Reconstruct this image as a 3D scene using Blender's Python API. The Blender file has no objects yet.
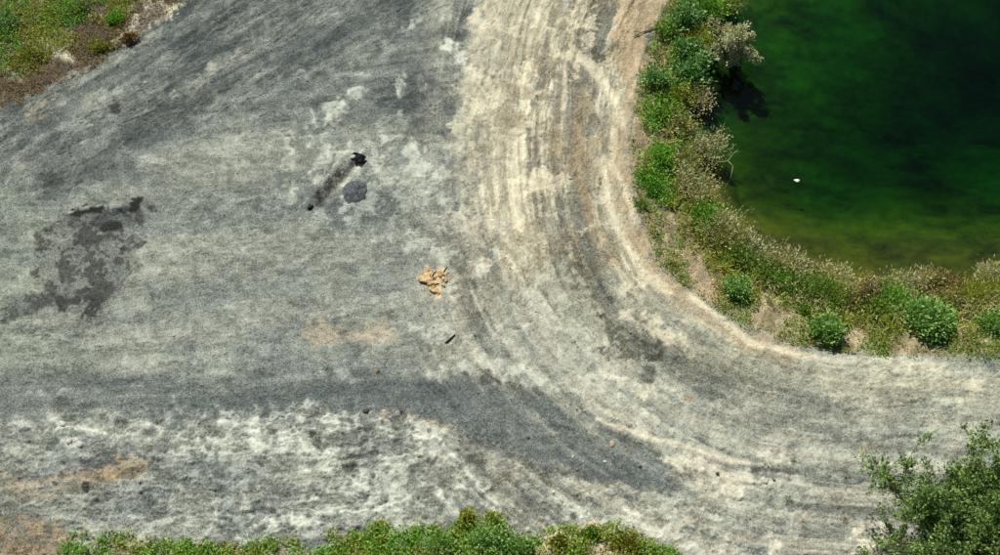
import bpy, math, random
import numpy as np
from mathutils import Vector

# ------------------------------------------------------------------ camera, sky, sun
sc = bpy.context.scene
TILT, DIST, FPX = math.radians(35), 60.0, 1207.0      # tilt from straight down; slant range; focal length in photo pixels
CAM_H = DIST * math.cos(TILT)
CAM_Y = -DIST * math.sin(TILT)
cd = bpy.data.cameras.new('camera'); cam = bpy.data.objects.new('camera', cd)
sc.collection.objects.link(cam); sc.camera = cam
cam.location = (0, CAM_Y, CAM_H); cam.rotation_euler = (TILT, 0, 0)
cd.sensor_width = 36; cd.lens = 36 * FPX / 1000; cd.clip_end = 3000; cd.clip_start = 0.5

SUN_EL, SUN_AZ = math.radians(58), math.radians(-28)  # azimuth from +Y (top of the picture), negative = towards the left
world = bpy.data.worlds.new('World'); sc.world = world; world.use_nodes = True
wn = world.node_tree; bg = wn.nodes['Background']
sky = wn.nodes.new('ShaderNodeTexSky'); sky.sky_type = 'NISHITA'; sky.sun_disc = False
sky.sun_elevation = SUN_EL; sky.sun_rotation = SUN_AZ
wn.links.new(sky.outputs[0], bg.inputs[0]); bg.inputs[1].default_value = 0.05
sl = bpy.data.lights.new('sun', 'SUN'); sl.energy = 4.5; sl.angle = math.radians(0.53); sl.color = (1, 0.955, 0.88)
sun = bpy.data.objects.new('sun', sl); sc.collection.objects.link(sun)
sdir = Vector((math.sin(SUN_AZ) * math.cos(SUN_EL), math.cos(SUN_AZ) * math.cos(SUN_EL), math.sin(SUN_EL)))
sun.rotation_euler = sdir.to_track_quat('Z', 'Y').to_euler(); sun.location = (0, 0, 60)
sc.view_settings.view_transform = 'Standard'; sc.view_settings.look = 'None'
sc.view_settings.exposure = 0.1; sc.view_settings.gamma = 1.0; sc.view_settings.use_curve_mapping = False
sc.cycles.max_bounces = 6; sc.cycles.transparent_max_bounces = 16

rng = np.random.default_rng(7); random.seed(7)
CT, ST = math.cos(TILT), math.sin(TILT)

def W(px, py, z=0.0):
    """photo pixel -> world xy on the horizontal plane at height z"""
    a = (np.asarray(px, float) - 500) / FPX; b = (277.5 - np.asarray(py, float)) / FPX
    dy = ST + b * CT; dz = -CT + b * ST
    t = (z - CAM_H) / dz
    return a * t, CAM_Y + dy * t
def PX(x, y, z):
    ry = y - CAM_Y; rz = z - CAM_H
    d = np.maximum(ry * ST - rz * CT, 5.0)
    return 500 + FPX * x / d, 277.5 - FPX * (ry * CT + rz * ST) / d

# ------------------------------------------------------------------ numpy noise
def _h(ix, iy, seed):
    n = (ix.astype(np.int64) * 374761393 + iy.astype(np.int64) * 668265263 + seed * 1442695041) & 0xFFFFFFFF
    n = ((n ^ (n >> 13)) * 1274126177) & 0xFFFFFFFF
    n = n ^ (n >> 16)
    return (n & 0xFFFF) / 65535.0
def vnoise(x, y, seed=0):
    ix = np.floor(x); iy = np.floor(y); fx = x - ix; fy = y - iy
    fx = fx * fx * (3 - 2 * fx); fy = fy * fy * (3 - 2 * fy)
    a = _h(ix, iy, seed); b = _h(ix + 1, iy, seed); c = _h(ix, iy + 1, seed); d = _h(ix + 1, iy + 1, seed)
    return (a + (b - a) * fx) * (1 - fy) + (c + (d - c) * fx) * fy - 0.5
def fbm(x, y, seed=0, octv=4, gain=0.55):
    s = 0; amp = 1.0; tot = 0
    for k in range(octv):
        s = s + amp * vnoise(x * 2**k + 17.3 * k, y * 2**k - 9.1 * k, seed + 31 * k); tot += amp; amp *= gain
    return s / tot * 1.7                                   # about -0.6 .. 0.6
def sstep(a, b, x):
    t = np.clip((x - a) / (b - a), 0, 1); return t * t * (3 - 2 * t)
def seg_dist(x, y, pts, closed=False):
    """distance to a polyline, and arc length of the nearest point"""
    pts = list(pts) + ([pts[0]] if closed else [])
    best = np.full(x.shape, 1e9); s = np.zeros(x.shape); acc = 0.0
    for (x0, y0), (x1, y1) in zip(pts[:-1], pts[1:]):
        dx, dy = x1 - x0, y1 - y0; L = math.hypot(dx, dy) + 1e-9
        t = np.clip(((x - x0) * dx + (y - y0) * dy) / L**2, 0, 1)
        d = np.hypot(x - x0 - t * dx, y - y0 - t * dy)
        m = d < best; best = np.where(m, d, best); s = np.where(m, acc + t * L, s); acc += L
    return best, s
def inside(x, y, pts):
    r = np.zeros(x.shape, bool); n = len(pts)
    for i in range(n):
        (x0, y0), (x1, y1) = pts[i], pts[(i + 1) % n]
        if y0 == y1: continue
        c = ((y0 > y) != (y1 > y)) & (x < (x1 - x0) * (y - y0) / (y1 - y0) + x0)
        r ^= c
    return r
def smooth_line(pts, n=4):
    out = []
    for i in range(len(pts) - 1):
        p0 = pts[max(i - 1, 0)]; p1 = pts[i]; p2 = pts[i + 1]; p3 = pts[min(i + 2, len(pts) - 1)]
        for k in range(n):
            t = k / n
            out.append(tuple(0.5 * ((2 * p1[j]) + (-p0[j] + p2[j]) * t + (2 * p0[j] - 5 * p1[j] + 4 * p2[j] - p3[j]) * t * t + (-p0[j] + 3 * p1[j] - 3 * p2[j] + p3[j]) * t**3) for j in range(2)))
    out.append(tuple(pts[-1])); return out

# ------------------------------------------------------------------ shore and bank lines
ZW = -1.1                                                   # water level below the yard
EDGE_PX = [(800,-260),(730,-140),(690,-50),(668,0),(643,50),(634,100),(629,150),(633,190),(642,225),(657,260),(680,285),(707,305),(740,325),(775,342),(810,350),(850,355),(900,358),(950,360),(1000,362),(1150,368),(1400,385)]
SHORE_PX = [(800,-90),(760,-40),(733,0),(705,50),(694,90),(694,130),(702,175),(720,215),(750,245),(785,266),(830,283),(880,292),(930,291),(1000,288),(1120,282),(1250,230),(1320,90),(1290,-80),(1150,-170),(950,-170),(850,-130)]
EDGE = [tuple(float(v) for v in W(x, y, 0)) for x, y in EDGE_PX]
SHORE = [tuple(float(v) for v in W(x, y, ZW)) for x, y in SHORE_PX]
SHORE = smooth_line(SHORE + [SHORE[0]], 3)[:-1]

def base_height(x, y):
    """yard, bank and pond bed without fine relief; also the bank fraction and the distance into the pond"""
    dS, _ = seg_dist(x, y, SHORE, True); ins = inside(x, y, SHORE)
    wob = fbm(x / 1.7, y / 1.7, 5, 3) * 0.5
    dS2 = np.where(ins, -dS, dS) + wob
    dE, _ = seg_dist(x, y, EDGE)
    closed = EDGE + [(EDGE[-1][0] + 20, 30), (EDGE[0][0] + 20, 60)]
    bankside = inside(x, y, closed)
    b = np.clip(dS2 / (np.abs(dS2) + dE + 1e-6), 0, 1)
    far = sstep(20, 26, x)                                     # far bank, out of frame: plain slope
    b = np.where(bankside, b * (1 - far) + far * np.clip(dS2 / 4.0, 0, 1), 1.0)
    z = ZW * (1 - b**0.75)
    dep = np.maximum(-dS2, 0)
    bed = ZW - 0.05 - 0.10 * dep - 0.0085 * dep**2 / (1 + .03 * dep) - 0.16 * np.clip(dep, 0, 2) - .75 * sstep(3, 9, y) * np.clip(dep, 0, 2) / 2
    z = np.where(dS2 < 0, bed, z)
    return z, b, dep

def ground_z(x, y):
    x = np.atleast_1d(np.asarray(x, float)); y = np.atleast_1d(np.asarray(y, float))
    return base_height(x, y)[0]

# ------------------------------------------------------------------ helpers: materials and meshes
def new_mat(name):
    m = bpy.data.materials.new(name); m.use_nodes = True
    nt = m.node_tree; return m, nt, nt.nodes['Principled BSDF']
def mesh_np(name, co, tris, attrs=None, smooth=False):
    me = bpy.data.meshes.new(name)
    co = np.ascontiguousarray(co, np.float32); tris = np.ascontiguousarray(tris, np.int32)
    k = tris.shape[1]
    me.vertices.add(len(co)); me.vertices.foreach_set('co', co.ravel())
    me.loops.add(tris.size); me.loops.foreach_set('vertex_index', tris.ravel())
    me.polygons.add(len(tris)); me.polygons.foreach_set('loop_start', np.arange(0, tris.size, k, dtype=np.int32))
    if smooth: me.polygons.foreach_set('use_smooth', np.ones(len(tris), bool))
    for an, (typ, data) in (attrs or {}).items():
        a = me.attributes.new(an, typ, 'POINT')
        a.data.foreach_set('color' if typ == 'FLOAT_COLOR' else 'value', np.ascontiguousarray(data, np.float32).ravel())
    me.update(calc_edges=True); me.validate()
    return me
def obj(name, me, mat, parent=None):
    o = bpy.data.objects.new(name, me); sc.collection.objects.link(o)
    if mat and not me.materials: me.materials.append(mat)
    if parent: o.parent = parent
    return o
def tag(o, label=None, cat=None, group=None, kind=None):
    if label: o['label'] = label
    if cat: o['category'] = cat
    if group: o['group'] = group
    if kind: o['kind'] = kind
    return o
def empty(name, loc):
    o = bpy.data.objects.new(name, None); sc.collection.objects.link(o); o.location = loc; o.empty_display_size = 0.3
    return o

# ------------------------------------------------------------------ ground sheet
def axis(a, b, step, far):
    core = np.arange(a, b + step / 2, step); out = [step]
    e = []; d = step; p = 0.0
    while p < far: d *= 1.22; p += d; e.append(p)
    e = np.array(e)
    return np.concatenate([a - e[::-1], core, core[-1] + e])
gx = axis(-31, 31, 0.056, 700); gy = axis(-15.8, 21.5, 0.056, 700)
NX, NY = len(gx), len(gy)
X, Y = [a.ravel() for a in np.meshgrid(gx, gy)]
Z, BANK, DEP = base_height(X, Y)
cx = np.clip(X, -40, 40); cy = np.clip(Y, -20, 34)
U, V = PX(cx, cy, Z)                                            # layout coordinates (photo pixels)
EDGE_P = smooth_line(EDGE_PX, 3)
DB, SB = seg_dist(U, V, EDGE_P)                                 # distance from / arc length along the bank edge, in px

# warp used for torn patch outlines
WX = U + 16 * fbm(U / 34, V / 34, 11, 5, .62); WY = V + 16 * fbm(U / 34, V / 34, 12, 5, .62)
FX = 6 * fbm(U / 9, V / 9, 13, 4, .72); FY = 6 * fbm(U / 11, V / 11, 14, 4, .7)
N1 = fbm(U / 60, V / 60, 21, 5, .6); N2 = fbm(U / 16, V / 16, 22, 4, .65); N3 = fbm(U / 7, V / 7, 23, 3, .65)
# streaks: diagonal at top left, level at left, following the bank elsewhere
wA = sstep(30, -40, V - (215 - 0.42 * U)) * sstep(500, 400, U)
wC = sstep(380, 520, U + 0.10 * (V - 280))
wB = np.clip(1 - wA - wC, 0, 1)
def streak(Lu, Lv, seed, oc=4, gn=.55):
    ua = U * .845 - V * .53; va = U * .53 + V * .845
    ub = U * .995 - V * .09; vb = U * .09 + V * .995
    sA = fbm(ua / Lu, va / Lv, seed, oc, gn); sB = fbm(ub / Lu, vb / Lv, seed + 3, oc, gn)
    dd = DB + 7 * fbm(U / 70, V / 70, 77, 3)
    sC = fbm(SB / Lu, dd / Lv, seed + 5, oc, gn)
    return (sA * wA + sB * wB + sC * wC) / (wA + wB + wC + 1e-6)
S1 = streak(150, 13, 41); S2 = streak(60, 5, 42); S3 = streak(260, 30, 43)

G = np.array((.166, .192, .176)); D = np.array((.080, .100, .096)); S = np.array((.262, .282, .230)); PW = np.array((.50, .525, .435)); M2 = np.array((.028, .030, .024)); P = np.array((.49, .465, .352))
T = np.array((.37, .295, .185)); M = np.array((.074, .079, .068)); O = np.array((.43, .30, .14)); Bk = np.array((.34, .27, .165)); BW = np.array((.20, .155, .09))
col = np.zeros((len(X), 3)) + G
def mixin(c, m):
    global col
    m = np.clip(m, 0, 1)[:, None]; col = col * (1 - m) + c * m
mixin(S, .30 + 1.5 * N1 + 1.1 * S3)
T3 = streak(22, 12, 53, 5, .7)
masks = {}
def poly(pts, soft=6, edge=0.0):
    xs = [p[0] for p in pts]; ys = [p[1] for p in pts]; pad = 30 + soft
    bb = (U > min(xs) - pad) & (U < max(xs) + pad) & (V > min(ys) - pad) & (V < max(ys) + pad)
    sz_ = math.hypot(max(xs) - min(xs), max(ys) - min(ys)); k1 = min(max(sz_ / 150, .10), .85); k2 = min(max(sz_ / 30, .35), 2.1)
    m = np.zeros(len(U)); x = U[bb] + k1 * (WX[bb] - U[bb]) + k2 * FX[bb]; y = V[bb] + k1 * (WY[bb] - V[bb]) + k2 * FY[bb]
    d, _ = seg_dist(x, y, pts, True); d = np.where(inside(x, y, pts), d, -d)
    m[bb] = sstep(-soft / 2, soft / 2, d + edge + N3[bb] * min(soft, 8))
    return m
def line(pts, w, soft=3, warp=.35):
    xs = [p[0] for p in pts]; ys = [p[1] for p in pts]; pad = 20 + w
    bb = (U > min(xs) - pad) & (U < max(xs) + pad) & (V > min(ys) - pad) & (V < max(ys) + pad)
    m = np.zeros(len(U)); x = U[bb] * (1 - warp) + WX[bb] * warp; y = V[bb] * (1 - warp) + WY[bb] * warp
    d, _ = seg_dist(x, y, smooth_line(pts, 3)); m[bb] = sstep(w + soft, max(w - soft, 0), d + N3[bb] * 3)
    return m
def ell(cx_, cy_, rx, ry, rot=0, n=12):
    c, s = math.cos(math.radians(rot)), math.sin(math.radians(rot))
    return [(cx_ + rx * math.cos(a) * c - ry * math.sin(a) * s, cy_ + rx * math.cos(a) * s + ry * math.sin(a) * c) for a in np.linspace(0, 2 * math.pi, n, endpoint=False)]
patch = np.clip(.5 + 2.0 * N2 + 1.2 * N3, 0, 1)
stk = np.clip(.5 + 1.7 * S1 + 1.0 * S2 + .5 * T3, 0, 1)

# -- big zones (differently coloured grit and dried silt)
mixin(D, .78 * poly([(-80,170),(190,-40),(500,-40),(480,40),(465,90),(440,150),(400,140),(330,120),(210,125),(60,195),(30,160)], 22) * (.35 + .95 * stk))
mixin(S, .68 * poly([(50,207),(130,172),(215,140),(300,128),(332,150),(305,205),(250,220),(150,206),(60,212)], 14) * (.45 + .6 * patch))
mixin(S * 1.4 + .03, .55 * poly([(285,140),(330,118),(390,130),(445,160),(480,205),(470,222),(400,205),(372,232),(330,240),(285,215)], 12) * sstep(-.02, .10, N2 + .5 * N3) * 1.1)
mixin(S * np.array((.86, .94, .86)), .60 * poly([(-60,130),(30,180),(60,212),(45,250),(30,320),(70,345),(105,372),(-60,368)], 14) * (.5 + .5 * patch))
mixin(S, .62 * poly([(140,235),(300,220),(430,228),(500,270),(540,330),(470,362),(300,350),(150,342),(108,285)], 20) * (.45 + .75 * stk))
mixin(D, .55 * poly([(-60,368),(95,368),(180,380),(330,360),(430,372),(520,384),(610,420),(668,462),(705,494),(640,492),(560,468),(480,430),(370,408),(250,398),(180,412),(-60,424)], 12) * (.45 + .7 * stk))
bott = poly([(-80,424),(200,406),(365,408),(480,432),(560,468),(650,494),(715,515),(745,570),(640,620),(-80,620)], 9)
vein = sstep(.80, .97, 1 - 2.2 * np.abs(fbm((WX + 10 * N1) / 40, WY / 17, 57, 5, .62))) ; vein2 = sstep(.80, .97, 1 - 2.4 * np.abs(fbm((WX + 8 * N2) / 18, WY / 9, 58, 4, .6)))
lw_ = .45 + .55 * sstep(120, 300, U); mixin(PW, .55 * lw_ * bott * np.clip(patch * 1.2 - .15 + .4 * N3, 0, 1)); mixin(M * 2.0, .34 * bott * sstep(.05, .24, -N2 - .4 * N3)); mixin(PW * 1.08, lw_ * bott * (.55 * vein * (.4 + .6 * patch) + .35 * vein2 * patch))
for l_ in ([(240,503),(290,472),(345,461),(363,478)], [(205,418),(258,430),(312,452),(340,448)], [(300,438),(340,428),(382,448),(425,438)], [(368,414),(395,432),(440,446),(480,448)], [(420,478),(468,455),(522,482),(600,500)], [(370,500),(410,478),(452,486),(500,508)], [(150,425),(200,440),(262,442)], [(430,520),(480,498),(560,496),(640,512)], [(380,430),(366,452),(372,470)], [(520,470),(600,488),(660,502),(720,525)], [(30,434),(90,430),(150,440)], [(250,524),(310,512),(372,512)],
           [(285,474),(320,470),(354,467)], [(280,486),(320,481),(352,478)], [(300,498),(335,493),(356,486)], [(352,462),(362,472),(362,486),(350,498),(325,508)], [(270,512),(300,503),(330,505)]):
    mixin(PW * 1.1, .62 * line(l_, 2.2, 2.5, .75) * (.35 + .8 * patch))
for l_ in ([(300,478),(350,473)], [(310,503),(348,497)], [(330,466),(352,462)]): mixin(np.array((.22, .23, .16)), .6 * line(l_, 4, 3, .3))
mixin(G, .72 * poly([(-60,428),(110,436),(215,462),(262,470),(300,490),(245,512),(140,522),(60,516),(-60,500)], 16) * (.4 + .7 * stk))
mixin(P * .92, .80 * poly([(488,-40),(690,-40),(668,0),(642,55),(633,150),(644,220),(705,305),(650,305),(565,268),(505,235),(468,195),(450,130),(465,70)], 10) * np.clip(.42 + .75 * stk + .4 * N2, 0, 1))
mixin(S * 1.06, .66 * poly([(560,255),(700,300),(850,358),(1100,366),(1100,500),(800,482),(650,425),(540,350),(500,270)], 30) * np.clip(.3 + .9 * stk, 0, 1))
mixin(G * .8, .30 * wC * np.clip(-2.6 * S1 - .15, 0, 1) * sstep(0, 60, DB))
mixin(G, .60 * poly([(800,478),(880,468),(905,520),(880,545),(800,590),(740,590),(762,505)], 20) * patch)
mixin(M * 1.5, .34 * wC * np.clip(-3.2 * S2 - .35, 0, 1))
mixin(P, .45 * wC * np.clip(3.0 * S2 - .35, 0, 1) * sstep(340, 200, V))
# -- torn skins of dried silt and drifts of dark grit over the whole yard
calm = 1 - .5 * wB * (1 - bott)                                 # the level left part is smoother
tw = 10 * fbm(U / 22, V / 22, 15, 4, .65)
def torn(Lu, Lv, seed, thr, w=.011):
    ua = U * .845 - V * .53 + tw; va = U * .53 + V * .845 + .5 * tw; ub = U * .995 - V * .09 + tw; vb = U * .09 + V * .995 + .5 * tw; dd = DB + .8 * tw
    f = (wA * fbm(ua / Lu, va / Lv, seed, 6, .7) + wB * fbm(ub / Lu, vb / Lv, seed + 3, 6, .7) + wC * fbm((SB + tw) / Lu, dd / Lv, seed + 5, 6, .7)) / (wA + wB + wC + 1e-6)
    return sstep(thr - w, thr + w, f)
q1 = torn(110, 34, 151, .10); q2 = torn(60, 16, 152, .11); q3 = torn(34, 11, 153, .13); q4 = torn(80, 20, 154, .10); q5 = torn(30, 9, 155, .14); q6 = torn(14, 7, 156, .15)
mixin(S * 1.2, (.42 - .28 * wA) * calm * q1); mixin(D, .42 * calm * q4); mixin(S * 1.05, (.34 - .16 * wA) * calm * q2); mixin(M * 1.2, .34 * calm * q5); mixin(PW * .85, (.32 - .14 * wA) * calm * q3); mixin(D * .8, .22 * q6)
br1 = streak(300, 34, 171, 4, .6); br2 = streak(200, 15, 172, 4, .6); bo = (1 - .85 * bott) * (.55 + .45 * wC) * np.clip(.55 + 1.6 * N1 + .9 * N2, .1, 1.2); mixin(S * 1.22, .50 * bo * sstep(.06, .20, br1)); mixin(D * 1.05, .46 * bo * sstep(.08, .22, -br1)); mixin(S * 1.3, .34 * bo * sstep(.09, .17, br2)); mixin(D * .9, .34 * bo * sstep(.10, .19, -br2))
mixin(P * .9, .40 * wC * sstep(360, 240, V) * q2)
# fine crisp wheel lines sweeping round the bend
wob = 11 * fbm(SB / 75, DB / 45, 78, 5, .65); ln1 = fbm(SB / 170, (DB + wob) / 7.5, 161, 4, .62); ln2 = fbm(SB / 110, (DB + .7 * wob) / 4.2, 162, 3, .65); brk = sstep(-.04, .12, fbm(SB / 34, (DB + wob) / 20, 163, 5, .7)); brk2 = sstep(-.02, .10, fbm(SB / 26, DB / 24, 165, 5, .7))
rip = sstep(.14, .24, fbm(SB / 5, (DB + wob) / 16, 164, 3, .6)) * sstep(.02, .14, fbm(U / 50, V / 50, 166, 3))
tk = wC * sstep(2, 14, DB) * (1 - .50 * sstep(260, 400, V))
ln3 = fbm(SB / 480, (DB + .45 * wob) / 12, 169, 4, .6); tq = wC * sstep(2, 14, DB); mixin(P * .95, .42 * tq * sstep(.05, .13, ln3)); mixin(np.array((.15, .15, .115)), .42 * tq * sstep(.06, .15, -ln3))
mixin(P, .60 * tk * brk * sstep(.06, .13, ln1)); mixin(np.array((.22, .205, .15)), .58 * tk * brk2 * sstep(.08, .16, -ln1)); mixin(P * 1.08, .52 * tk * brk2 * sstep(.12, .19, ln2)); mixin(np.array((.17, .16, .12)), .46 * tk * brk * sstep(.12, .19, -ln2)); mixin(np.array((.24, .22, .165)), .40 * tk * rip)
mixin(P * 1.1, .55 * tk * sstep(.17, .21, fbm(WX / 40, WY / 26, 167, 6, .7))); mixin(np.array((.19, .165, .105)), .42 * tk * sstep(.15, .24, fbm(WX / 30, WY / 30, 168, 5, .7)))
# right-hand road: lighter silt over the grit; the slate wedge with its clear edges
mixin(S * 1.22, .50 * poly([(545,262),(700,302),(850,360),(1100,368),(1100,480),(890,470),(790,470),(700,450),(640,428),(590,400),(530,380),(480,340),(500,290)], 24) * np.clip(.35 + .8 * stk + .6 * T3, 0, 1))
mixin(S * 1.25, .55 * poly([(640,425),(700,440),(800,470),(870,470),(800,500),(750,540),(740,590),(690,560),(640,500),(660,470)], 18) * patch)
mixin(D * 1.35, .80 * poly([(330,384),(400,374),(440,378),(480,380),(520,391),(570,406),(600,420),(640,444),(668,470),(704,497),(650,488),(600,481),(560,471),(520,459),(480,440),(440,423),(370,409),(250,402)], 13) * np.clip(.62 + .5 * stk, 0, 1))
mixin(D * 1.35, .38 * poly([(-60,374),(90,370),(130,380),(190,385),(330,378),(250,402),(190,412),(100,414),(-60,424)], 8) * np.clip(.4 + .8 * stk, 0, 1))
mixin(M * 1.6, .45 * poly([(500,455),(560,462),(640,480),(704,497),(600,486),(520,466)], 6) * stk); mixin(M * 1.5, .5 * line([(440,424),(480,442),(520,461),(585,478)], 3, 3))
# -- sand along the bank edge
mixin(T, .78 * poly([(626,-40),(690,-40),(668,0),(645,50),(632,110),(622,80),(614,50)], 8))
mixin(T * .85, .68 * line([(626,110),(622,150),(626,195),(638,235),(656,270),(690,303),(745,338),(790,352)], 11, 6) * (.55 + .6 * patch))
mixin(T, .45 * poly([(560,120),(600,130),(600,170),(570,175),(548,150)], 20) * patch)
mixin(P, .80 * line([(573,50),(590,65),(605,85),(617,108),(622,125)], 4.5, 3))
mixin(P, .85 * line([(604,160),(609,195),(618,230),(640,265),(668,292)], 4, 3))
mixin(P, .75 * line([(612,165),(628,195),(636,225)], 3, 2.5))
mixin(P, .80 * line([(690,296),(722,320),(752,341),(782,352),(815,357)], 4, 3))
mixin(P, .65 * line([(815,357),(870,361),(940,366)], 3, 3))
for l_, w_, a_ in [([(690,335),(720,362),(770,385),(840,398),(920,402)], 7, .34), ([(760,354),(800,372),(870,382),(1010,386)], 6, .34), ([(640,400),(720,420),(820,440),(920,446),(1010,450)], 5, .28), ([(700,380),(780,408),(880,420),(1010,424)], 4, .25)]:
    mixin(np.array((.15, .145, .11)), a_ * line(l_, w_, 6, .6) * (.4 + .8 * stk))
mixin(BW * 1.5, .45 * line([(585,95),(575,150),(588,215),(618,262)], 6, 6))
# -- pale scrapes and torn silt skins
for pts, c, a in [
    (ell(222, 62, 26, 8, -32), S, .8), (ell(196, 82, 18, 6, -35), S, .5), (ell(166, 95, 14, 7, 10), P, .45), (ell(108, 100, 26, 9, -10), S, .55),
    (ell(40, 112, 18, 8, -30), T, .25), (ell(332, 112, 20, 13, -20), P, .55), (ell(352, 100, 16, 7, -35), P, .55), (ell(401, 86, 5, 12, 12), P, .6),
    (ell(420, 82, 4, 9, -10), P, .5), (ell(405, 122, 8, 14, 0), S, .55), (ell(412, 22, 16, 4, -35), P, .45), (ell(363, 76, 7, 3, -10), P, .5),
    ([(438,44),(456,44),(474,58),(478,78),(466,74),(452,58)], P, .85), ([(300,140),(330,128),(372,134),(420,150),(455,185),(480,215),(450,205),(400,165),(350,152)], P, .35),
    ([(378,240),(410,234),(440,244),(470,258),(452,262),(420,256)], P, .45),
    ([(303,326),(322,318),(345,330),(380,322),(402,330),(400,343),(350,345),(312,346)], T * 1.05, .42), ([(400,330),(450,322),(470,335),(430,347)], P, .45),
    ([(448,366),(480,352),(520,362),(560,392),(520,386),(480,376)], P, .5), ([(310,368),(345,368),(355,380),(330,380)], P, .4),
    (ell(438, 376, 14, 6, 5), P, .45), ([(655,462),(700,455),(748,478),(738,500),(712,502),(690,482)], P, .62),
    ([(600,370),(640,372),(655,388),(640,398),(610,388)], P, .55), ([(610,280),(640,300),(700,345),(720,355),(690,352),(650,332),(618,305)], P, .55),
    ([(520,270),(545,275),(575,315),(590,340),(560,330),(535,300)], P, .40), ([(600,345),(625,345),(640,352),(610,355)], P, .5),
    ([(855,528),(880,520),(890,535),(872,560),(852,560)], P, .85), ([(768,530),(782,532),(786,560),(772,560)], P, .7), (ell(768, 460, 30, 10, 10), P, .35),
    (ell(395, 497, 30, 40, 20), P, .35), ([(300,505),(340,480),(362,465),(362,490),(320,520),(290,530)], P, .55), ([(510,520),(600,505),(680,530),(620,528)], P, .5),
    (ell(62, 424, 9, 5), P, .6), (ell(75, 444, 14, 6), P, .55), (ell(103, 233, 5, 2.5), P * 1.4, .9), (ell(120, 245, 10, 2), P, .5), (ell(90, 247, 14, 3), P, .35),
    (ell(690, 398, 7, 4, 20), np.array((.22, .13, .07)), .5), (ell(378, 372, 2.5, 2), np.array((.22, .09, .04)), .7), (ell(865, 450, 10, 7), T, .4), (ell(787, 432, 5, 4), T, .4),
    ([(365,407),(385,410),(420,418),(455,428),(480,438),(440,428),(400,418)], T * 1.1, .5),
    ]:
    if c is P and pts[0][0] < 560: c, a = S * 1.45 + .03, a * .95
    mixin(c, min(a * 1.05, .95) * poly(pts, 4) * (.30 + .35 * patch + .40 * sstep(-.08, .02, N2 + .8 * N3)))
# tan fan of clay, bottom left
mixin(O * .9, .48 * poly([(60,478),(110,469),(116,453),(134,460),(152,466),(136,476),(100,480)], 5) * (.5 + .6 * patch))
mixin(BW * 1.35, .6 * poly([(-60,462),(40,470),(120,474),(90,488),(50,502),(-60,506)], 14) * stk)
mixin(T * .8, .6 * line([(-20,482),(40,480),(90,474),(125,466)], 4, 4, .5) * (.4 + .7 * patch))
mixin(T * .9, .35 * poly([(-60,470),(60,476),(110,470),(90,482),(20,490),(-60,488)], 10) * patch)
mixin(BW * 1.1, .85 * poly([(-60,508),(30,516),(66,528),(60,590),(-60,590)], 8) * (.5 + .5 * patch)); mixin(T * .8, .5 * poly([(-60,520),(40,524),(50,590),(-60,590)], 8) * sstep(0, .12, N2))
mixin(np.array((.5, .42, .30)), .75 * poly([(500,545),(545,548),(560,528),(600,522),(640,540),(640,590),(500,590)], 7))
# -- damp, dark stains
for pts, a, soft in [
    ([(42,235),(70,214),(145,208),(140,230),(118,252),(133,268),(108,298),(104,322),(62,325),(55,302),(34,280)], .68, 10),
    ([(58,214),(80,206),(102,209),(124,209),(132,200),(144,204),(141,213),(118,212),(82,215)], 1.0, 2),
    (ell(110, 227, 10, 5, -10), .85, 3), (ell(4, 230, 6, 5), .8, 3), (ell(153, 208, 5, 3), .7, 3), ([(120,248),(140,240),(145,244),(128,256)], .7, 3),
    ([(-10,315),(18,300),(52,296),(70,310),(40,312),(5,325)], .62, 4), ([(78,300),(102,300),(100,322),(80,318)], .6, 3),
    ([(50,285),(100,285),(105,300),(60,300)], .5, 4), (ell(50, 180, 12, 8), .6, 6), ([(62,190),(88,178),(95,160),(85,182)], .6, 4),
    ([(560,258),(580,262),(600,282),(614,300),(604,312),(588,304),(572,284)], .55, 12), ([(600,312),(612,316),(640,331),(660,344),(684,355),(660,357),(640,352),(622,350),(610,334)], .62, 8),
    ([(598,352),(620,355),(660,356),(640,362),(610,358)], .6, 3), ([(636,368),(655,366),(652,382),(640,382)], .55, 4), (ell(604, 52, 14, 13), .62, 7), (ell(570, 40, 13, 11), .42, 8),
    (ell(592, 123, 9, 7), .4, 7), ([(545,158),(560,165),(572,205),(560,205),(550,180)], .35, 6), ([(548,220),(575,245),(585,262),(560,255)], .4, 6), (ell(545,293,10,5,50), .5, 5),
    (ell(562, 310, 12, 4, 30), .5, 4), (ell(720, 375, 26, 8, 20), .35, 8), (ell(705, 345, 16, 8, 30), .35, 8), (ell(85, 372, 14, 9), .35, 8), ([(465,375),(485,370),(500,385),(470,380)], .6, 3),
    (ell(435, 392, 10, 2.5, 10), .7, 2), (ell(388, 315, 10, 4), .45, 5), (ell(298, 302, 10, 4), .4, 5), (ell(330, 373, 4, 8), .5, 4), (ell(115, 108, 6, 6), .75, 4),
    (ell(315, 440, 4, 9, -30), .7, 3), (ell(350, 467, 7, 4), .7, 3), (ell(425, 493, 12, 3, -30), .75, 2), (ell(385, 500, 3, 2), .8, 2), (ell(475, 460, 10, 6), .55, 5), (ell(330, 440, 20, 8), .25, 8),
    (ell(370, 440, 14, 6), .3, 8), (ell(320, 505, 24, 3, -8), .45, 4), (ell(60, 405, 6, 6), .6, 4), (ell(122, 422, 6, 4), .6, 3), ([(-20,503),(20,506),(36,514),(12,518),(-20,518)], .45, 6), (ell(87, 487, 5, 4), .8, 3),
    (ell(600, 505, 24, 7, 20), .3, 7), (ell(810, 475, 7, 10), .35, 6), (ell(620, 425, 12, 4, 20), .45, 4), (ell(190, 510, 20, 2, -8), .4, 3), (ell(320, 76, 8, 4), .5, 4), (ell(365, 6, 4, 4), .5, 3),
    ]:
    mixin(M * (1 - (a - .3) * .9) , min(a * 1.15, .95) * poly(pts, soft, 1.0) * np.clip((.22 if a < .95 else .6) + .95 * sstep(-.14, .10, N2 + .7 * N3), 0, 1))
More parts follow.
